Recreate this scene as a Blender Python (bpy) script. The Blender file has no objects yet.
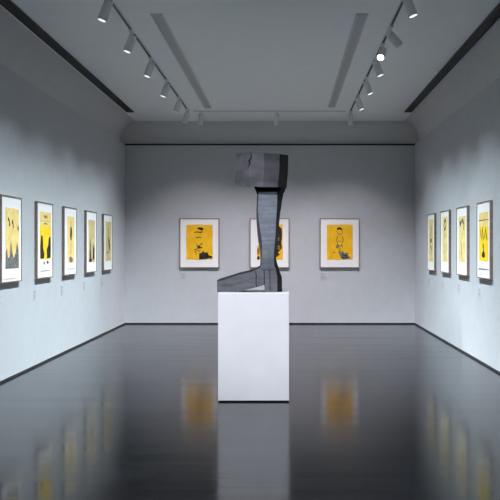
import bpy, bmesh, math, random
from mathutils import Vector, Matrix
random.seed(7)
S = bpy.context.scene
COL = S.collection

# ---------------------------------------------------------------- measures (metres)
F = 880.0                       # focal length in picture widths of 500
VX, VY = 285.0, 248.0           # where the room's depth lines meet
EYE = 1.5
D = 17.37                       # back wall
XL, XR = -3.158, 2.566          # side walls
YN = -3.5                       # wall behind the photographer
WT = 3.553                      # top of the wall panels
CZ = 3.97                       # ceiling
SET = 0.12                      # wall panels stand this far in front of the cove

def at(px, py, y):
    return Vector(((px - VX) * y / F, y, EYE - (py - VY) * y / F))

# ---------------------------------------------------------------- materials
def mat(name, col, rough=0.5, metal=0.0, spec=0.5, emit=None, estr=0.0):
    m = bpy.data.materials.new(name); m.use_nodes = True
    b = m.node_tree.nodes['Principled BSDF']
    b.inputs['Base Color'].default_value = (*col, 1)
    b.inputs['Roughness'].default_value = rough
    b.inputs['Metallic'].default_value = metal
    b.inputs['Specular IOR Level'].default_value = spec
    if emit:
        b.inputs['Emission Color'].default_value = (*emit, 1)
        b.inputs['Emission Strength'].default_value = estr
    return m

def noise_col(m, c1, c2, scale=(3, 3, 3), detail=4, lo=0.35, hi=0.65, bump=0.0, bdist=0.01):
    nt = m.node_tree; n = nt.nodes; l = nt.links
    b = n['Principled BSDF']
    tc = n.new('ShaderNodeTexCoord'); mp = n.new('ShaderNodeMapping')
    mp.inputs['Scale'].default_value = scale
    nz = n.new('ShaderNodeTexNoise'); nz.inputs['Detail'].default_value = detail
    nz.inputs['Scale'].default_value = 1.0
    rp = n.new('ShaderNodeValToRGB')
    rp.color_ramp.elements[0].position = lo; rp.color_ramp.elements[1].position = hi
    rp.color_ramp.elements[0].color = (*c1, 1); rp.color_ramp.elements[1].color = (*c2, 1)
    l.new(tc.outputs['Object'], mp.inputs['Vector']); l.new(mp.outputs[0], nz.inputs['Vector'])
    l.new(nz.outputs['Fac'], rp.inputs['Fac']); l.new(rp.outputs['Color'], b.inputs['Base Color'])
    if bump:
        bp = n.new('ShaderNodeBump'); bp.inputs['Strength'].default_value = bump
        bp.inputs['Distance'].default_value = bdist
        l.new(nz.outputs['Fac'], bp.inputs['Height']); l.new(bp.outputs[0], b.inputs['Normal'])
    return m

M = {}
M['wall'] = noise_col(mat('wall_paint', (.78, .78, .79), .75, spec=.2), (.495, .50, .515), (.515, .52, .535), (6, 6, 6), bump=.02, bdist=.004)
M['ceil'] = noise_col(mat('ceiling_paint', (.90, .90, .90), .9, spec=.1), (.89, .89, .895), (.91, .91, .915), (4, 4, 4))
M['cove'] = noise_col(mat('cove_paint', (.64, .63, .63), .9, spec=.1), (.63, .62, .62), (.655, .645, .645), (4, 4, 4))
M['gap'] = mat('shadow_gap_black', (.008, .008, .009), .6)
M['base'] = mat('dark_baseboard', (.015, .015, .017), .5)
M['track'] = mat('black_track', (.006, .006, .007), .5)
M['vent'] = mat('vent_black', (.010, .010, .011), .5)
M['vent_blade'] = mat('vent_blade_grey', (.016, .016, .018), .5)
M['slot'] = mat('pale_slot_grey', (.46, .46, .47), .6)
M['slotrim'] = mat('slot_rim_grey', (.60, .60, .61), .6)
M['trackgrey'] = mat('pale_track_grey', (.62, .62, .63), .6)
M['lamp'] = mat('lamp_housing_grey', (.72, .73, .74), .45)
M['lampblack'] = mat('lamp_ring_black', (.01, .01, .011), .4)
M['lens_dim'] = mat('lens_glass_dim', (.55, .56, .57), .2)
M['plinth'] = noise_col(mat('plinth_paint', (.8, .8, .81), .6, spec=.3), (.79, .79, .80), (.82, .82, .83), (5, 5, 5))
M['frame'] = noise_col(mat('walnut_frame', (.30, .20, .17), .45), (.19, .125, .10), (.29, .20, .165), (30, 30, 30))
M['mat'] = mat('mat_board', (.90, .865, .84), .8, spec=.1)
M['label'] = mat('label_card', (.50, .505, .52), .7, spec=.1)
M['ink'] = noise_col(mat('printing_ink', (.02, .018, .016), .8, spec=.1), (.012, .011, .010), (.06, .05, .035), (40, 40, 40))
M['inkgrey'] = noise_col(mat('grey_ink_wash', (.14, .14, .14), .8, spec=.1), (.10, .10, .10), (.24, .23, .20), (40, 40, 40))
M['inkbrown'] = noise_col(mat('brown_ink', (.22, .13, .03), .8, spec=.1), (.14, .08, .02), (.40, .25, .05), (40, 40, 40))
M['labeltext'] = mat('label_text_grey', (.36, .365, .38), .8, spec=.1)
M['yellow'] = noise_col(mat('print_yellow', (.95, .50, .02), .8, spec=.1), (.90, .45, .015), (.97, .56, .03), (7, 7, 7))
M['yellowbright'] = noise_col(mat('print_bright_yellow', (.85, .58, .03), .8, spec=.1), (.93, .58, .015), (.97, .68, .05), (14, 14, 14))
M['yellowpale'] = noise_col(mat('print_pale_yellow', (.76, .58, .22), .8, spec=.1), (.84, .58, .17), (.92, .70, .30), (14, 14, 14))
M['beige'] = noise_col(mat('print_beige_yellow', (.62, .47, .2), .8, spec=.1), (.56, .42, .18), (.70, .56, .26), (14, 14, 14))
M['greenyellow'] = noise_col(mat('print_greenish_yellow', (.80, .62, .22), .8, spec=.1), (.74, .56, .18), (.84, .70, .32), (14, 14, 14))

# dark patinated carved material
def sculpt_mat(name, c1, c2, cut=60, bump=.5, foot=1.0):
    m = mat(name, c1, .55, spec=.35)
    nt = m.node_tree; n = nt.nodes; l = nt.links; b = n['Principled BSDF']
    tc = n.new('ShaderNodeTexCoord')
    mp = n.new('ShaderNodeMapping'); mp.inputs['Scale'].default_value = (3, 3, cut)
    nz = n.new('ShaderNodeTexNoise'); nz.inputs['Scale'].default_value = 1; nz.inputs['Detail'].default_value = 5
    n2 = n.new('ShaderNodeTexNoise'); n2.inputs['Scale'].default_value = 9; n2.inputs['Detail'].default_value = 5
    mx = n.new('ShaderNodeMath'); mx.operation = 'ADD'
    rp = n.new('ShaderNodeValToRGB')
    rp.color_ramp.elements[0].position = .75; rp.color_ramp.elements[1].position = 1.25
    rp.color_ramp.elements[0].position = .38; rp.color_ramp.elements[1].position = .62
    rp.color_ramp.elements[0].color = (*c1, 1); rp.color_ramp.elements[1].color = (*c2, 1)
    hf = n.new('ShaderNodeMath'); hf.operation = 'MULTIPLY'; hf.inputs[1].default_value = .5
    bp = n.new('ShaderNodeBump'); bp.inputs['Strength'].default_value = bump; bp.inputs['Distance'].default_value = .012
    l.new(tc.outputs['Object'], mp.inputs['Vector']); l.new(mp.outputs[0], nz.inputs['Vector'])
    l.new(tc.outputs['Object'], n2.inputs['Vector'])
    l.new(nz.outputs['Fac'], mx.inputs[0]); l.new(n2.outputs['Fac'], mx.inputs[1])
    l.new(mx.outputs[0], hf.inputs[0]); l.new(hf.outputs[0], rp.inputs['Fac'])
    if foot < 1:                                    # colour darkens towards the ankle
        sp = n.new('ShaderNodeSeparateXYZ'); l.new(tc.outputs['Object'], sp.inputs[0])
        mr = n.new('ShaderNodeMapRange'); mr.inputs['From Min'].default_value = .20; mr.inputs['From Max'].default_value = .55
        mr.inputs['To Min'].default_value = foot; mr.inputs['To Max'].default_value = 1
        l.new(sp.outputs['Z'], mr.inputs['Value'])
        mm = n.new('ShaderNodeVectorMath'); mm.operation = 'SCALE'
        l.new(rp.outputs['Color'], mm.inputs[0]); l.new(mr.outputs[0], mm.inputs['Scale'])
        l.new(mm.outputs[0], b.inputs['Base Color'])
    else:
        l.new(rp.outputs['Color'], b.inputs['Base Color'])
    l.new(hf.outputs[0], bp.inputs['Height']); l.new(bp.outputs[0], b.inputs['Normal'])
    return m
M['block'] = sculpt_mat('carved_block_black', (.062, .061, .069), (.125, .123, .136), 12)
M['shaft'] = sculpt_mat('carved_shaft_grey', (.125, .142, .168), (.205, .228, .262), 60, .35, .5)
M['shaftshade'] = sculpt_mat('carved_shaft_shade', (.03, .031, .035), (.055, .058, .064), 50)  # darker copy of the shaft material, shade of its sides painted in
M['shade_crack'] = sculpt_mat('carved_shade_crack', (.004, .004, .005), (.010, .010, .012), 40)  # shade of the right-facing sides put into the colour; also colours the cracks
M['shade_crack'].node_tree.nodes['Principled BSDF'].inputs['Specular IOR Level'].default_value = .08
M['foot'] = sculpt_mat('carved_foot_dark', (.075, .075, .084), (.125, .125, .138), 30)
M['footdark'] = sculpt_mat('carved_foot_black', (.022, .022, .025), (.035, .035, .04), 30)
M['neck'] = mat('carved_neck_shade', (.006, .006, .007), .8, spec=.2)  # near-black colour paints in the shade under the block overhang

# glossy dark plank floor
def floor_mat():
    m = mat('dark_plank_floor', (.02, .02, .023), .2, spec=.13)
    nt = m.node_tree; n = nt.nodes; l = nt.links; b = n['Principled BSDF']
    tc = n.new('ShaderNodeTexCoord')
    br = n.new('ShaderNodeTexBrick')
    br.offset = .37; br.inputs['Scale'].default_value = 1
    br.inputs['Brick Width'].default_value = 2.4; br.inputs['Row Height'].default_value = .22
    br.inputs['Mortar Size'].default_value = .008; br.inputs['Mortar Smooth'].default_value = .3
    br.inputs['Color1'].default_value = (.005, .005, .006, 1)
    br.inputs['Color2'].default_value = (.010, .010, .012, 1)
    br.inputs['Mortar'].default_value = (.004, .004, .005, 1)
    l.new(tc.outputs['Object'], br.inputs['Vector'])
    mp = n.new('ShaderNodeMapping'); mp.inputs['Scale'].default_value = (.45, 13, 1)
    nz = n.new('ShaderNodeTexNoise'); nz.inputs['Scale'].default_value = 1; nz.inputs['Detail'].default_value = 4
    l.new(tc.outputs['Object'], mp.inputs['Vector']); l.new(mp.outputs[0], nz.inputs['Vector'])
    l.new(br.outputs['Color'], b.inputs['Base Color'])
    m3 = n.new('ShaderNodeMapping'); m3.inputs['Scale'].default_value = (.35, 3.6, 1)
    n3 = n.new('ShaderNodeTexNoise'); n3.inputs['Scale'].default_value = 1; n3.inputs['Detail'].default_value = 3
    l.new(tc.outputs['Object'], m3.inputs['Vector']); l.new(m3.outputs[0], n3.inputs['Vector'])
    av = n.new('ShaderNodeMix'); av.data_type = 'FLOAT'; av.inputs[0].default_value = .6
    rr = n.new('ShaderNodeMapRange'); rr.inputs['From Min'].default_value = .36; rr.inputs['From Max'].default_value = .64
    rr.inputs['To Min'].default_value = .095; rr.inputs['To Max'].default_value = .165
    l.new(nz.outputs['Fac'], av.inputs[2]); l.new(n3.outputs['Fac'], av.inputs[3]); l.new(av.outputs[0], rr.inputs['Value']); l.new(rr.outputs[0], b.inputs['Roughness'])
    ml = n.new('ShaderNodeMath'); ml.operation = 'MULTIPLY'; ml.inputs[1].default_value = .6
    sb = n.new('ShaderNodeMath'); sb.operation = 'SUBTRACT'
    l.new(nz.outputs['Fac'], ml.inputs[0]); l.new(ml.outputs[0], sb.inputs[0]); l.new(br.outputs['Fac'], sb.inputs[1])
    bp = n.new('ShaderNodeBump'); bp.inputs['Strength'].default_value = .24; bp.inputs['Distance'].default_value = .0012
    m4 = n.new('ShaderNodeMath'); m4.operation = 'MULTIPLY_ADD'; m4.inputs[1].default_value = .9
    l.new(n3.outputs['Fac'], m4.inputs[0]); l.new(sb.outputs[0], m4.inputs[2])
    l.new(m4.outputs[0], bp.inputs['Height']); l.new(bp.outputs[0], b.inputs['Normal'])
    return m
M['floor'] = floor_mat()

# ---------------------------------------------------------------- mesh helpers
def link(name, bm, mats, parent=None, smooth=False):
    bmesh.ops.recalc_face_normals(bm, faces=bm.faces)
    me = bpy.data.meshes.new(name); bm.to_mesh(me); bm.free()
    for k in (mats if isinstance(mats, (list, tuple)) else [mats]): me.materials.append(M[k])
    if smooth:
        for p in me.polygons: p.use_smooth = True
    o = bpy.data.objects.new(name, me); COL.objects.link(o)
    if parent: o.parent = parent
    return o

def tag(o, label=None, cat=None, group=None, kind=None):
    if label: o['label'] = label
    if cat: o['category'] = cat
    if group: o['group'] = group
    if kind: o['kind'] = kind
    return o

def empty(name, loc, label, cat, group=None):
    o = bpy.data.objects.new(name, None); o.empty_display_size = .1
    COL.objects.link(o); o.location = loc
    return tag(o, label, cat, group)

def box(bm, lo, hi, mi=0):
    v = [bm.verts.new((x, y, z)) for z in (lo[2], hi[2]) for y in (lo[1], hi[1]) for x in (lo[0], hi[0])]
    for q in ((0, 2, 3, 1), (4, 5, 7, 6), (0, 1, 5, 4), (1, 3, 7, 5), (3, 2, 6, 7), (2, 0, 4, 6)):
        f = bm.faces.new([v[i] for i in q]); f.material_index = mi

def cyl(bm, a, b, r1, r2=None, n=24, mi=0, cap=(True, True), sm=True):
    a = Vector(a); b = Vector(b); r2 = r1 if r2 is None else r2
    d = (b - a).normalized(); u = d.orthogonal().normalized(); w = d.cross(u)
    R = []
    for c, r in ((a, r1), (b, r2)):
        R.append([bm.verts.new(c + (u * math.cos(t) + w * math.sin(t)) * r) for t in (2 * math.pi * i / n for i in range(n))])
    for i in range(n):
        f = bm.faces.new((R[0][i], R[0][(i + 1) % n], R[1][(i + 1) % n], R[1][i])); f.material_index = mi; f.smooth = sm
    if cap[0]: f = bm.faces.new(R[0][::-1]); f.material_index = mi
    if cap[1]: f = bm.faces.new(R[1]); f.material_index = mi

def loft(bm, rings, close=True, mis=None, cap=True):
    V = [[bm.verts.new(p) for p in r] for r in rings]
    n = len(V[0])
    for a, b in zip(V, V[1:]):
        for i in range(n if close else n - 1):
            f = bm.faces.new((a[i], a[(i + 1) % n], b[(i + 1) % n], b[i]))
            if mis: f.material_index = mis[i]
    if cap:
        bm.faces.new(V[0][::-1]); bm.faces.new(V[-1])
    return V

def bevel(o, w, seg=2, ang=30):
    m = o.modifiers.new('bevel', 'BEVEL'); m.width = w; m.segments = seg; m.limit_method = 'ANGLE'; m.angle_limit = math.radians(ang)

# ---------------------------------------------------------------- the setting
def struct(name, boxes, mk, label=None):
    bm = bmesh.new()
    for lo, hi in boxes: box(bm, lo, hi)
    o = link(name, bm, mk); tag(o, label, None, None, 'structure'); return o

struct('floor', [((XL - SET, YN - SET, -.1), (XR + SET, D + SET, 0))], 'floor', 'dark glossy plank floor of the gallery')
struct('wall_left', [((XL - SET, YN, 0), (XL, D, WT))], 'wall', 'white left gallery wall washed with cool light')
struct('wall_right', [((XR, YN, 0), (XR + SET, D, WT))], 'wall', 'white right gallery wall washed with cool light')
struct('wall_back', [((XL - SET, D, 0), (XR + SET, D + SET, WT))], 'wall', 'grey white end wall of the gallery')
struct('wall_front', [((XL - SET, YN - SET, 0), (XR + SET, YN, WT))], 'wall', 'white wall behind the viewer')
struct('shadow_strip_1', [((XL, D - .004, WT - .028), (XR, D + .02, WT + .004))], 'gap', 'dark shadow line along the top of the end wall')  # black strip put in for the shadow at the top of the panel
bb = .024
struct('baseboard_left', [((XL - .01, YN, 0), (XL + .012, D, bb))], 'base', 'dark thin baseboard along the left wall')
struct('baseboard_right', [((XR - .012, YN, 0), (XR + .01, D, bb))], 'base', 'dark thin baseboard along the right wall')
struct('baseboard_back', [((XL + .012, D - .012, 0), (XR - .012, D + .01, bb))], 'base', 'dark thin baseboard along the end wall')

# ceiling: flat field running into a concave cove over all four walls
bm = bmesh.new()
rings = []
COVE_R, COVE_Z = .37, 3.50
for i in range(17):
    t = i / 16 * math.pi / 2
    o = SET - COVE_R * (1 - math.cos(t)); z = COVE_Z + (CZ - COVE_Z) * math.sin(t)
    rings.append([(XL - o, YN - o, z), (XR + o, YN - o, z), (XR + o, D + o, z), (XL - o, D + o, z)])
V = loft(bm, rings, cap=False)
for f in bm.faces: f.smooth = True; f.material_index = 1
for i in range(4):                                             # sharp mitres at the corners
    for a, b in zip(V, V[1:]):
        e = bm.edges.get((a[i], b[i]))
        if e: e.smooth = False
bm.faces.new(V[-1])
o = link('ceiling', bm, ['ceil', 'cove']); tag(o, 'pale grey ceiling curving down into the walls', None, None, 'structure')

# ---------------------------------------------------------------- ceiling fittings
def vent(x, label):
    y0, y1 = -1.0, 125.0 / 136.3 * D
    w = .062
    t = empty('air_vent', (x, (y0 + y1) / 2, CZ), label, 'vent', 'slot air vents')
    L = (y1 - y0) / 2
    bm = bmesh.new(); box(bm, (-w, -L, -.006), (w, L, .012))
    link('backing', bm, 'vent', t)
    bm = bmesh.new()
    for s in (-1, 1): box(bm, (s * w - .008, -L, -.014), (s * w + .008, L, -.0062))
    for s in (-1, 1): box(bm, (-w - .008, s * L - .008, -.014), (w + .008, s * L + .008, -.0062))
    link('rim', bm, 'vent', t)
    for s in (-.022, .022):
        bm = bmesh.new(); box(bm, (s - .004, -L + .01, -.013), (s + .004, L - .01, -.0062))
        link('blade', bm, 'vent_blade', t)
vent(-2.80, 'long black slot vent in the ceiling beside the left wall')
vent(2.225, 'long black slot vent in the ceiling beside the right wall')

def ceiling_slot(x, y0, y1, label):
    w = .055
    t = empty('ceiling_slot', (x, (y0 + y1) / 2, CZ), label, 'ceiling slot', 'pale recessed ceiling slots')
    L = (y1 - y0) / 2
    bm = bmesh.new(); box(bm, (-w, -L, -.003), (w, L, .012)); link('infill', bm, 'slot', t)
    bm = bmesh.new()
    for s in (-1, 1): box(bm, (s * w - .009, -L, -.010), (s * w + .009, L, -.0032))
    for s in (-1, 1): box(bm, (-w - .009, s * L - .009, -.010), (w + .009, s * L + .009, -.0032))
    link('rim', bm, 'slotrim', t)
ceiling_slot(-1.355, .534 * D, .892 * D, 'pale grey recessed strip in the ceiling right of the left lamp track')
ceiling_slot(.815, .534 * D, .886 * D, 'pale grey recessed strip in the ceiling left of the right lamp track')

TL, TR, TB = -1.735, 1.175, .912 * D       # track lines
def track(a, b, label, mk):
    a = Vector(a); b = Vector(b); c = (a + b) / 2; h = (b - a) / 2
    t = empty('lighting_track', c, label, 'track', None)
    w = .012
    ex = Vector((abs(h.x) if abs(h.x) > .1 else w, abs(h.y) if abs(h.y) > .1 else w, 0))
    bm = bmesh.new(); box(bm, (-ex.x, -ex.y, -.012), (ex.x, ex.y, .01)); link('rail', bm, mk, t)
    lng = Vector((1, 0, 0)) if ex.x > ex.y else Vector((0, 1, 0)); sd = Vector((lng.y, lng.x, 0))
    for s in (-1, 1):
        p = sd * s * (w + .003); q = lng * ex.dot(lng) + sd * .003 + Vector((0, 0, .007))
        bm = bmesh.new(); box(bm, p - q + Vector((0, 0, -.007)), p + q + Vector((0, 0, -.007))); link('rail_edge', bm, 'trackgrey', t)
    return t
track((TL, -1, CZ), (TL, TB, CZ), 'black lighting track in the ceiling nearer the left wall', 'track')
track((TR, -1, CZ), (TR, TB, CZ), 'black lighting track in the ceiling nearer the right wall', 'track')
track((TL + .09, TB, CZ), (TR - .09, TB, CZ), 'pale lighting track crossing the ceiling near the end wall', 'trackgrey')

def lens_mat(name, strength):
    return mat(name, (.9, .9, .9), .3, emit=(.93, .97, 1.0), estr=strength)
M['lens_lit'] = lens_mat('lit_lens', 1.3)
M['lens_glow'] = lens_mat('faint_lens', .12)
M['lens_hot'] = lens_mat('bright_lens', 9)

def spotlight(x, y, target, label, lens='lens_lit', watt=0, col=(1, 1, 1), angle=80, ring='lamp', blend=1.0, drop=.10, head=None):
    base = Vector((x, y, CZ - .012))
    t = empty('track_spotlight', base, label, 'spotlight', 'track spotlights')
    piv = Vector((0, 0, -drop))
    d = (Vector(head or target) - base - piv).normalized()
    r = .047
    bm = bmesh.new(); box(bm, (-.022, -.07, -.026), (.022, .07, 0)); o = link('track_adapter', bm, 'lamp', t); bevel(o, .004)
    bm = bmesh.new(); cyl(bm, (0, 0, -.026), (0, 0, -drop + .02), .011, n=12); link('stem', bm, 'lamp', t)
    # head: stepped barrel with cooling grooves at its back end
    bm = bmesh.new()
    prof = [(-.05, r * .8), (-.045, r * .92), (-.030, r * .92), (-.028, r * .84), (-.024, r * .84), (-.022, r * .94),
            (-.010, r * .94), (-.008, r * .86), (-.004, r * .86), (-.002, r), (.135, r), (.138, r)]
    for (s0, r0), (s1, r1) in zip(prof, prof[1:]):
        cyl(bm, piv + d * s0, piv + d * s1, r0, r1, cap=(s0 == -.05, False))
    bmesh.ops.remove_doubles(bm, verts=bm.verts, dist=1e-5)
    h = link('lamp_head', bm, 'lamp', t)
    bm = bmesh.new()                                            # front ring, open
    for (s0, r0), (s1, r1) in zip([(.138, r), (.150, r), (.150, r * .86), (.143, r * .86)], [(.150, r), (.1501, r * .86), (.143, r * .86), (.1429, r * .3)]):
        cyl(bm, piv + d * s0, piv + d * s1, r0, r1, cap=(False, False))
    bmesh.ops.remove_doubles(bm, verts=bm.verts, dist=1e-5)
    link('lens_ring', bm, ring, h)
    bm = bmesh.new(); cyl(bm, piv + d * .144, piv + d * .1485, r * .85, r * .8)
    link('lens', bm, lens, h)
    if watt: lamp(base + piv + d * .17, target, watt, col, angle, blend, t)
    return t

def lamp(p, target, watt, col, angle, blend=1.0, parent=None, size=.018):
    L = bpy.data.lights.new('bulb', 'SPOT'); L.energy = watt; L.color = col
    L.use_nodes = True                              # wall-washer optics: even throw down the wall
    nt = L.node_tree; fo = nt.nodes.new('ShaderNodeLightFalloff'); fo.inputs['Strength'].default_value = 1
    nt.links.new(fo.outputs['Constant'], nt.nodes['Emission'].inputs['Strength'])
    L.spot_size = math.radians(angle); L.spot_blend = blend; L.shadow_soft_size = size
    o = bpy.data.objects.new('bulb', L); COL.objects.link(o)
    o.rotation_euler = (Vector(target) - Vector(p)).to_track_quat('-Z', 'Y').to_euler()
    o.location = Vector(p) - (parent.location if parent else Vector())
    if parent: o.parent = parent
    return o

COOL = (.765, .895, .97); NEUT = (.88, .90, 1.0); WARM = (.95, .915, 1.0)
ANG = 102; CORE = 17          # each fixture throws a broad wash and a tighter core
PW = .75                                     # picture width on the side walls
LY = [D * k for k in (.5795, .6603, .7385, .8183, .8945)]       # picture centres along left wall
RY = [D * k for k in (.647, .726, .804, .880)]
ordl = ['nearest', 'second nearest', 'third nearest', 'fourth nearest']
WATT = 40
# left track: y of the mounts
for y, ty, lab, ln in ((.494, .505, 'track spotlight at the top edge of the photo, nearest on the left track', 'lens_lit'),
                       (.573, .5835, 'second nearest spotlight on the left track, aimed at the left wall', 'lens_lit'),
                       (.655, .6603, 'third nearest spotlight on the left track, aimed at the left wall', 'lens_lit'),
                       (.742, .7385, 'fourth nearest spotlight on the left track, the last one with a bright lens', 'lens_lit'),
                       (.826, .8183, 'faintly lit spotlight, last but one on the left track', 'lens_glow')):
    lamp((TL - .12, ty * D, 3.72), (XL + .1, ty * D, .6), CORE, COOL, 34)
    spotlight(TL, y * D, (XL + .38, ty * D, 0), lab, ln, WATT, COOL, ANG, head=(XL + .4, y * D - .22, .9))
spotlight(TL, .895 * D, (XL + .38, .8945 * D, 0), 'pale spotlight at the far end of the left track by the corner', 'lens_glow', WATT * .7, COOL, ANG)
# right track
for y, ty, lab, ln, w in ((.485, .57, 'spotlight at the top edge of the photo, nearest on the right track', 'lens_lit', WATT),
                       (.652, .647, 'spotlight just beyond the bright round lens on the right track', 'lens_lit', WATT),
                       (.73, .726, 'spotlight midway along the far half of the right track, lens lit', 'lens_lit', WATT),
                       (.812, .804, 'last lit spotlight before the far end of the right track', 'lens_lit', WATT)):
    lamp((TR + .12, ty * D, 3.72), (XR - .1, ty * D, .6), CORE, COOL, 34)
    spotlight(TR, y * D, (XR - .38, ty * D, 0), lab, ln, w, COOL, ANG, head=(XR - .3, y * D - .22, .9))
spotlight(TR, .562 * D, (XR, .62 * D, 2.6), 'unlit spotlight on the right track turned away from the viewer', 'lens_dim')
spotlight(TR, .61 * D, (.55, 8.7, 2.35), 'spotlight with black ring and glaring round lens on the right track', 'lens_hot', 4, NEUT, 40, 'lampblack')
# end track
s = D / F
for tx, lab, fx in ((199.5, 'left spotlight on the pale track near the end wall', 201), (269.5, 'middle spotlight on the pale end track above the sculpture', 277),
                    (339.6, 'right spotlight on the pale track near the end wall', 351)):
    spotlight((fx - VX) * TB / F, TB, ((tx - VX) * s, D - .38, 0), lab, 'lens_glow', 26.5, WARM, 96)
lamp((XR - 1.3, .88 * D, 3.7), (XR - .1, .88 * D, .6), CORE * .7, COOL, 40)
lamp((XR - 1.3, .895 * D, 3.7), (XR - .38, .88 * D, 0), WATT * .6, COOL, ANG)
# lamps further along the tracks, outside the picture
for k in (.14, .26, .38): lamp((TL, k * D, 3.75), (XL + .38, k * D, 0), WATT, COOL, ANG)
for k in (.14, .26, .38): lamp((TR, k * D, 3.75), (XR - .38, k * D, 0), WATT, COOL, ANG)
lamp((TL, 6.0, 3.75), (-.4, 8.7, 1.35), 42, NEUT, 44)
lamp((TR, 3.2, 3.75), (-.25, 8.7, 1.1), 14, NEUT, 24)

# ---------------------------------------------------------------- plinth
PX0, PX1, PY, PZ, PDEP = -.6526, .0392, 8.571, 1.0617, .69
t = empty('plinth', ((PX0 + PX1) / 2, PY + PDEP / 2, 0), 'tall white box plinth under the dark carved leg sculpture', 'plinth')
hw = (PX1 - PX0) / 2
bm = bmesh.new(); box(bm, (-hw, -PDEP / 2, .012), (hw, PDEP / 2, PZ)); o = link('box', bm, 'plinth', t); bevel(o, .004)
bm = bmesh.new(); box(bm, (-hw + .012, -PDEP / 2 + .012, 0), (hw - .012, PDEP / 2 - .012, .0119)); link('recessed_base', bm, 'gap', t)

# ---------------------------------------------------------------- sculpture
YF = 8.72
SC = empty('leg_sculpture', (at(262, 292, YF).x, YF + .15, PZ), 'dark carved leg with bare foot and heavy block on top, standing on the white plinth', 'sculpture')
def zpx(py): return EYE - (py - VY) * YF / F
def P(px, py, y):                    # point at depth y whose height is read on the front plane
    return Vector(((px - VX) * y / F, y, EYE - (py - VY) * y / F)) - SC.location
def finish(o, w=.006, sub=0):
    bevel(o, w, 2, 22)
# shaft
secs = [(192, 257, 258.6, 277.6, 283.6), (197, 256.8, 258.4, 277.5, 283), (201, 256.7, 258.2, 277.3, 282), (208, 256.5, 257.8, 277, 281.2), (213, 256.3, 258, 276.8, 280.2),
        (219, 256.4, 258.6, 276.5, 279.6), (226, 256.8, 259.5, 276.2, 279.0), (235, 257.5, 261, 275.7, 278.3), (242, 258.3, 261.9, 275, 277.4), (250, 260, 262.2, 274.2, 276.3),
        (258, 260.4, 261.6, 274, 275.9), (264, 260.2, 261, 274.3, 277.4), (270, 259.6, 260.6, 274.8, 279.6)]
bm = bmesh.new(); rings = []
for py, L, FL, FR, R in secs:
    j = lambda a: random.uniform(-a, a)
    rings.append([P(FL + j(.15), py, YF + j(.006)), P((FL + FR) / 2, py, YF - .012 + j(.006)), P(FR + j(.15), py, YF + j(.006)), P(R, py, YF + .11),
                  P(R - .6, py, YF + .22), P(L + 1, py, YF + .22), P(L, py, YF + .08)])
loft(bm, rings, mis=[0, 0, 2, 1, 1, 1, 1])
o = link('shaft', bm, ['shaft', 'shaftshade', 'shade_crack'], SC); finish(o, .004)
# neck under the block
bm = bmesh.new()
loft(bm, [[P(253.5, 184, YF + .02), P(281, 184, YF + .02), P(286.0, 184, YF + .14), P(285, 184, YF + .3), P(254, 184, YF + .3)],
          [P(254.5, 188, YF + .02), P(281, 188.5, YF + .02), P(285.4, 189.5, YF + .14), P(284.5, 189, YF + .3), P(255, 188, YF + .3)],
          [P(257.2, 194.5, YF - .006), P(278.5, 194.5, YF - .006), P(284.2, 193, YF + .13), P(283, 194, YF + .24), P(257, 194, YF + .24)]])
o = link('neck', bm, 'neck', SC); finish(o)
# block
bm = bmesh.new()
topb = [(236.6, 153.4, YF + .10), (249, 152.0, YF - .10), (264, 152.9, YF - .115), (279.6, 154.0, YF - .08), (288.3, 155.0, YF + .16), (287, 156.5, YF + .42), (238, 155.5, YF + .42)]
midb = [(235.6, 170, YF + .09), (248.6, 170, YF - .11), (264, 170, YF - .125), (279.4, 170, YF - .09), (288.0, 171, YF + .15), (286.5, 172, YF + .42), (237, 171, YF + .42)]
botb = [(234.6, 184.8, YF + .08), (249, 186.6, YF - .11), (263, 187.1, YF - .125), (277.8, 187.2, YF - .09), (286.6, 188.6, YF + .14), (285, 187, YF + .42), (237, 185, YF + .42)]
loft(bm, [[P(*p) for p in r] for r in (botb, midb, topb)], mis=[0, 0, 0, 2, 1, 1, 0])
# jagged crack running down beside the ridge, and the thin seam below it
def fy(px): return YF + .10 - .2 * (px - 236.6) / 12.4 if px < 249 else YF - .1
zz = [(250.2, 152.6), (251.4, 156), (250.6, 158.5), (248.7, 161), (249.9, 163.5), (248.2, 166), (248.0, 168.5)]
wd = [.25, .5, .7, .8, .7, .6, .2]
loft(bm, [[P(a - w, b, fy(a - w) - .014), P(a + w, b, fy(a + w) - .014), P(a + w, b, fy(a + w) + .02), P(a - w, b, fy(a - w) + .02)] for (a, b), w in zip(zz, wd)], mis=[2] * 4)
o = link('block', bm, ['block', 'footdark', 'shade_crack'], SC); finish(o, .005)
# foot with open arch
fr = [(217.8, 282.2), (220.5, 281.0), (240, 274.6), (254, 271.2), (260, 267.5), (268, 266.5), (275.2, 268), (277.2, 276), (277.4, 292.2), (264.8, 292.2), (264.4, 285.0), (252, 288.4), (236.5, 292.2), (217.9, 292.2)]
md = [(216.9, 280.6), (219, 278.9), (240, 272.3), (254, 269.2), (260, 265.5), (268, 264.5), (277.5, 265.5), (281.9, 277), (282.1, 291.2), (264.8, 291.2), (264.4, 284), (252, 287.4), (236.5, 291.2), (217.2, 291.2)]
def ringp(pts, y, sink=True):
    r = []
    for a, b in pts:
        p = P(a, b, y)
        if b > 291: p.z = 0
        r.append(p)
    return r
bm = bmesh.new()
bk = [(a if a > 230 else a + 1.5, b) for a, b in md]
loft(bm, [ringp(fr, YF), ringp(md, YF + .10), ringp(bk, YF + .24), ringp([(a if 225 < a < 278 else (a + 3 if a < 225 else a - 2.5), b + .3 if b < 284 else b) for a, b in bk], YF + .30)])
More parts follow.
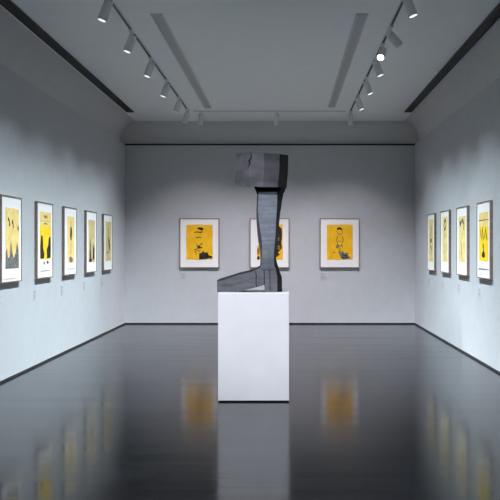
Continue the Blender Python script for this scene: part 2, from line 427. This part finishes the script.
for f in bm.faces:
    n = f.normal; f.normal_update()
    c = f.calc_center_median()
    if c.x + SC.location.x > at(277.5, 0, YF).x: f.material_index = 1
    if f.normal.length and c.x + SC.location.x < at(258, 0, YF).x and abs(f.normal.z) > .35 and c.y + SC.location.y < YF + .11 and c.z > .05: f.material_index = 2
for line, w in ([(255.6, 270.8), (256.2, 276), (256.0, 284), (256.6, 287)], .35), ([(263.9, 268), (264.3, 275), (264.2, 285)], .35), ([(269.6, 268), (269.9, 280), (270.2, 291)], .25), ([(221, 287), (238, 283), (254, 278)], .22):
    loft(bm, [[P(a - w, b, YF - .0025), P(a + w, b, YF - .0025), P(a + w, b, YF + .02), P(a - w, b, YF + .02)] for a, b in line], mis=[1] * 4)
bmesh.ops.triangulate(bm, faces=[f for f in bm.faces if len(f.verts) > 4])
o = link('foot', bm, ['foot', 'shade_crack', 'footdark'], SC); finish(o, .004)

# ---------------------------------------------------------------- pictures
PH = .975
def art(name, parts, parent, w, h, layer):
    # parts: (material, polygon in 0..1 of the outer frame, v measured from the top); each lies on top of the one before
    mats = []; bm = bmesh.new()
    for k, (mk, poly) in enumerate(parts):
        if mk not in mats: mats.append(mk)
        y0 = layer; y1 = layer - .0012 - .0004 * k
        A = [bm.verts.new(((u - .5) * w, y0, (.5 - v) * h)) for u, v in poly]
        B = [bm.verts.new(((u - .5) * w, y1, (.5 - v) * h)) for u, v in poly]
        n = len(poly); fs = [bm.faces.new(A), bm.faces.new(B[::-1])]
        for i in range(n): fs.append(bm.faces.new((A[i], B[i], B[(i + 1) % n], A[(i + 1) % n])))
        for f in fs: f.material_index = mats.index(mk)
    return link(name, bm, mats, parent)

def R(u0, v0, u1, v1, j=.006):
    # rectangle with slightly uneven, torn-looking edges
    pts = []
    rnd = lambda: random.uniform(-j, j)
    for i in range(5): pts.append((u0 + (u1 - u0) * i / 5 + rnd(), v0 + rnd()))
    for i in range(5): pts.append((u1 + rnd(), v0 + (v1 - v0) * i / 5 + rnd()))
    for i in range(5): pts.append((u1 - (u1 - u0) * i / 5 + rnd(), v1 + rnd()))
    for i in range(5): pts.append((u0 + rnd(), v1 - (v1 - v0) * i / 5 + rnd()))
    return pts
def blob(u, v, ru, rv, n=11, j=.35):
    return [(u + ru * math.cos(2 * math.pi * i / n) * random.uniform(1 - j, 1 + j * .4), v + rv * math.sin(2 * math.pi * i / n) * random.uniform(1 - j, 1 + j * .4)) for i in range(n)]
def stroke(pts, w=.012):
    a = []; b = []
    for i, (u, v) in enumerate(pts):
        p = pts[max(i - 1, 0)]; q = pts[min(i + 1, len(pts) - 1)]
        dx, dy = q[0] - p[0], q[1] - p[1]; L = math.hypot(dx, dy) or 1
        ww = w * random.uniform(.6, 1.3)
        a.append((u - dy / L * ww, v + dx / L * ww)); b.append((u + dy / L * ww, v - dx / L * ww))
    return a + b[::-1]

def picture(loc, rz, parts, label, w, h=PH, group=None):
    t = empty('framed_print', loc, label, 'picture', group); t.rotation_euler = (0, 0, rz)
    fw, dp = .014, .038                      # local -Y faces the room, wall at y=0
    bm = bmesh.new()
    o_ = [(-w / 2, -h / 2), (w / 2, -h / 2), (w / 2, h / 2), (-w / 2, h / 2)]
    i_ = [(-w / 2 + fw, -h / 2 + fw), (w / 2 - fw, -h / 2 + fw), (w / 2 - fw, h / 2 - fw), (-w / 2 + fw, h / 2 - fw)]
    loft(bm, [[(x, 0, z) for x, z in o_], [(x, -dp, z) for x, z in o_], [(x, -dp, z) for x, z in i_], [(x, -.008, z) for x, z in i_]], cap=False)
    o = link('frame', bm, 'frame', t)
    bm = bmesh.new(); box(bm, (-w / 2 + fw - .001, -.031, -h / 2 + fw - .001), (w / 2 - fw + .001, -.006, h / 2 - fw + .001)); link('mat', bm, 'mat', t)
    art('print', parts, t, w, h, -.0308)
    return t

g = 'framed yellow prints'
zc = 1.597
def bx(px): return (px - VX) * D / F
back_art = [
 [('yellow', R(.165, .13, .835, .835)), ('ink', [(.44, .205), (.47, .185), (.55, .18), (.60, .20), (.585, .245), (.52, .24), (.49, .225)]),
  ('ink', stroke([(.37, .285), (.45, .27), (.52, .285), (.58, .27)])), ('inkbrown', stroke([(.40, .40), (.47, .38), (.55, .385)], .008)),
  ('inkbrown', stroke([(.43, .52), (.45, .57), (.48, .56), (.52, .54), (.57, .50)], .014)), ('ink', blob(.48, .58, .055, .035)),
  ('ink', stroke([(.36, .64), (.43, .62), (.50, .60), (.57, .585)], .01)), ('inkbrown', stroke([(.38, .70), (.42, .66), (.48, .65), (.52, .67)], .008)),
  ('inkbrown', stroke([(.40, .74), (.44, .70)], .008)),
  ('ink', [(.495, .835), (.49, .71), (.55, .70), (.60, .655), (.62, .69), (.71, .69), (.735, .745), (.835, .77), (.81, .81), (.74, .80), (.66, .825)])],
 [('yellow', [(.30, .14), (.45, .13), (.62, .135), (.83, .12), (.835, .30), (.83, .50), (.84, .70), (.83, .84), (.60, .83), (.40, .835), (.19, .83), (.18, .70), (.185, .56), (.27, .50), (.29, .30)]),
  ('ink', [(.34, .20), (.48, .16), (.62, .18), (.74, .16), (.81, .21), (.815, .38), (.80, .50), (.815, .60), (.75, .66), (.77, .73), (.68, .78), (.60, .80), (.40, .80), (.32, .70), (.30, .45)]),
  ('inkbrown', blob(.73, .42, .02, .05)), ('yellow', blob(.76, .70, .05, .03)), ('inkbrown', blob(.74, .60, .04, .05)), ('ink', blob(.215, .80, .045, .04)), ('inkbrown', blob(.22, .66, .035, .10))],
 [('yellow', R(.175, .13, .83, .835)), ('ink', [(.43, .235), (.435, .20), (.47, .18), (.53, .185), (.565, .215), (.56, .25), (.53, .235), (.50, .22), (.46, .235)]),
  ('inkgrey', stroke([(.43, .25), (.44, .30), (.48, .33), (.54, .33), (.57, .29), (.57, .25)], .006)),
  ('inkbrown', stroke([(.44, .36), (.42, .45), (.45, .52), (.41, .58)], .008)), ('inkbrown', stroke([(.56, .36), (.59, .44), (.55, .52), (.57, .60)], .008)),
  ('inkgrey', stroke([(.46, .46), (.50, .47), (.54, .46)], .008)), ('inkgrey', blob(.46, .55, .03, .035)), ('inkgrey', stroke([(.40, .58), (.47, .60), (.50, .56), (.55, .55)], .01)),
  ('inkbrown', stroke([(.50, .60), (.51, .66), (.48, .68)], .008)), ('inkbrown', blob(.36, .69, .03, .02)),
  ('inkgrey', [(.46, .665), (.53, .69), (.58, .66), (.62, .70), (.72, .70), (.70, .75), (.78, .79), (.70, .82), (.58, .83), (.53, .79)]), ('ink', stroke([(.55, .72), (.62, .76), (.70, .74)], .014)), ('ink', stroke([(.55, .79), (.63, .80), (.70, .78)], .012))]]
for px, a, lab in zip((199.6, 269.6, 339.6), back_art, ('framed yellow print left of the sculpture, black shape at lower right',
                      'framed print half hidden behind the sculpture shaft, dark with yellow edges',
                      'framed yellow print right of the sculpture, thin figure over grey scribble')):
    picture((bx(px), D, zc), 0, a, lab, .778, .975, g)

left_art = [
 [('yellowpale', R(.20, .14, .86, .84)), ('inkgrey', [(.20, .84), (.21, .66), (.27, .60), (.32, .72), (.40, .70), (.46, .50), (.53, .66), (.60, .72), (.70, .66), (.76, .54), (.84, .62), (.86, .84)]),
  ('ink', stroke([(.32, .26), (.38, .29), (.40, .35)], .02)), ('ink', stroke([(.52, .29), (.56, .31), (.58, .37)], .02)), ('ink', stroke([(.80, .35), (.84, .39)], .02)), ('inkgrey', stroke([(.15, .955), (.80, .955)], .002))],
 [('yellowpale', R(.18, .13, .88, .31)), ('yellowbright', R(.17, .31, .88, .75)), ('inkgrey', stroke([(.22, .245), (.45, .25), (.86, .24)], .003)), ('inkbrown', stroke([(.42, .17), (.50, .20), (.56, .175), (.64, .20)], .014)), ('inkbrown', stroke([(.40, .285), (.54, .275), (.64, .29)], .007)),
  ('ink', [(.20, .74), (.19, .58), (.25, .43), (.34, .45), (.37, .60), (.44, .68), (.42, .74)]), ('ink', [(.62, .74), (.60, .62), (.70, .56), (.74, .46), (.84, .45), (.86, .62), (.84, .73)]),
  ('ink', blob(.44, .80, .04, .018)), ('ink', blob(.66, .795, .06, .022)), ('inkgrey', stroke([(.20, .90), (.78, .90)], .002))],
 [('yellowpale', R(.26, .14, .80, .82)), ('inkgrey', stroke([(.52, .22), (.54, .30)], .02)), ('ink', [(.48, .30), (.58, .29), (.62, .36), (.58, .48), (.52, .50), (.46, .42)]), ('inkgrey', stroke([(.54, .50), (.52, .70)], .012)), ('inkgrey', blob(.52, .775, .16, .055)), ('inkgrey', stroke([(.20, .91), (.8, .91)], .003))],
 [('beige', R(.22, .14, .84, .83)), ('inkgrey', [(.30, .83), (.34, .55), (.42, .42), (.46, .60), (.52, .83)]), ('ink', stroke([(.36, .78), (.44, .70), (.42, .62)], .035)), ('ink', [(.62, .80), (.64, .62), (.72, .54), (.80, .62), (.78, .78)]), ('ink', blob(.42, .80, .15, .03))],
 [('beige', R(.24, .13, .86, .83)), ('inkbrown', stroke([(.52, .24), (.58, .40), (.55, .52)], .02)), ('ink', [(.56, .46), (.66, .42), (.72, .55), (.68, .66), (.60, .62)]), ('inkgrey', stroke([(.40, .70), (.62, .66)], .018))]]
left_lab = ['framed print on the left wall cut by the photo edge, grey spires on yellow', 'framed print on the left wall with two black shapes on bright yellow',
            'middle framed print of the left wall, thin dark figure on pale yellow', 'framed beige print on the left wall, fourth from the viewer, dark forms at bottom',
            'farthest framed print on the left wall, next to the room corner']
for y, a, lab in zip(LY, left_art, left_lab): picture((XL, y, 1.60), math.pi / 2, a, lab, PW, .985, g)
right_art = [
 [('yellowpale', R(.17, .14, .86, .32)), ('yellowbright', R(.17, .32, .86, .77)), ('inkgrey', stroke([(.14, .24), (.88, .24)], .006)), ('inkbrown', stroke([(.25, .35), (.34, .48), (.42, .35), (.50, .50)], .03)), ('inkbrown', stroke([(.58, .48), (.66, .35), (.78, .50)], .03)),
  ('ink', blob(.50, .69, .13, .05)), ('inkbrown', stroke([(.48, .55), (.52, .64)], .03)), ('inkgrey', stroke([(.14, .875), (.88, .875)], .006))],
 [('greenyellow', R(.20, .14, .84, .81)), ('ink', blob(.36, .24, .07, .05)), ('inkgrey', stroke([(.46, .22), (.60, .20), (.70, .26), (.66, .34)], .03)), ('inkgrey', stroke([(.40, .50), (.48, .62), (.42, .76)], .012))],
 [('greenyellow', R(.24, .10, .82, .82)), ('ink', stroke([(.48, .17), (.60, .15), (.64, .22), (.58, .29), (.47, .31), (.42, .25), (.48, .17)], .025)), ('inkgrey', stroke([(.52, .32), (.54, .44)], .018)), ('inkgrey', stroke([(.50, .52), (.54, .78)], .01))],
 [('greenyellow', R(.24, .10, .80, .84)), ('inkgrey', stroke([(.48, .22), (.56, .32), (.46, .40)], .03)), ('ink', blob(.52, .47, .12, .05)), ('inkgrey', stroke([(.42, .56), (.60, .62), (.52, .72)], .02))]]
right_lab = ['framed print on the right wall nearest the viewer, bright yellow under a dark line', 'framed pale print on the right wall, second from the viewer, two dark marks on top',
             'framed pale print on the right wall, third from the viewer, dark loop near top', 'farthest framed print on the right wall, next to the room corner']
for y, a, lab in zip(RY, right_art, right_lab): picture((XR, y, 1.60), -math.pi / 2, a, lab, PW, .985, g)

# small caption cards
def caption(loc, rz, label):
    t = empty('wall_label', loc, label, 'label', 'caption cards'); t.rotation_euler = (0, 0, rz)
    bm = bmesh.new(); box(bm, (-.06, -.003, -.07), (.06, 0, .07)); link('card', bm, 'label', t)
    bm = bmesh.new()
    for z, w in ((.052, .10), (.034, .07), (.004, .085), (-.014, .095), (-.032, .06)): box(bm, (-.052, -.0042, z - .005), (-.052 + w, -.0028, z + .005))
    link('text_lines', bm, 'labeltext', t)
for px, w in zip((199.6, 269.6, 339.6), ('left of the sculpture', 'behind the sculpture', 'right of the sculpture')):
    if w.startswith('behind'): continue
    caption((bx(px - 16), D, .94), 0, 'small pale caption card under the framed print ' + w)
for y, w in zip(LY, ('nearest', 'second', 'middle', 'fourth', 'farthest')):
    caption((XL, y - .36, .90), math.pi / 2, 'small pale caption card under the %s framed print of the left wall' % w)
for y, w in zip(RY, ('nearest', 'second nearest', 'third nearest', 'farthest')):
    caption((XR, y + .36, .90), -math.pi / 2, 'small pale caption card under the %s framed print of the right wall' % w)

# ---------------------------------------------------------------- world, camera, view
W = bpy.data.worlds.new('world'); S.world = W; W.use_nodes = True
W.node_tree.nodes['Background'].inputs['Color'].default_value = (.02, .02, .022, 1)
cam = bpy.data.cameras.new('camera'); co = bpy.data.objects.new('camera', cam); COL.objects.link(co)
co.location = (0, 0, EYE); co.rotation_euler = (math.pi / 2, 0, 0)
cam.sensor_width = 36; cam.lens = F / 500 * 36
cam.shift_x = (250 - VX) / 500; cam.shift_y = -(250 - VY) / 500
S.camera = co
S.view_settings.view_transform = 'Standard'
S.view_settings.look = 'None'
S.view_settings.exposure = 0
S.cycles.use_denoising = True
S.cycles.max_bounces = 10; S.cycles.diffuse_bounces = 6
S.cycles.sample_clamp_indirect = 4
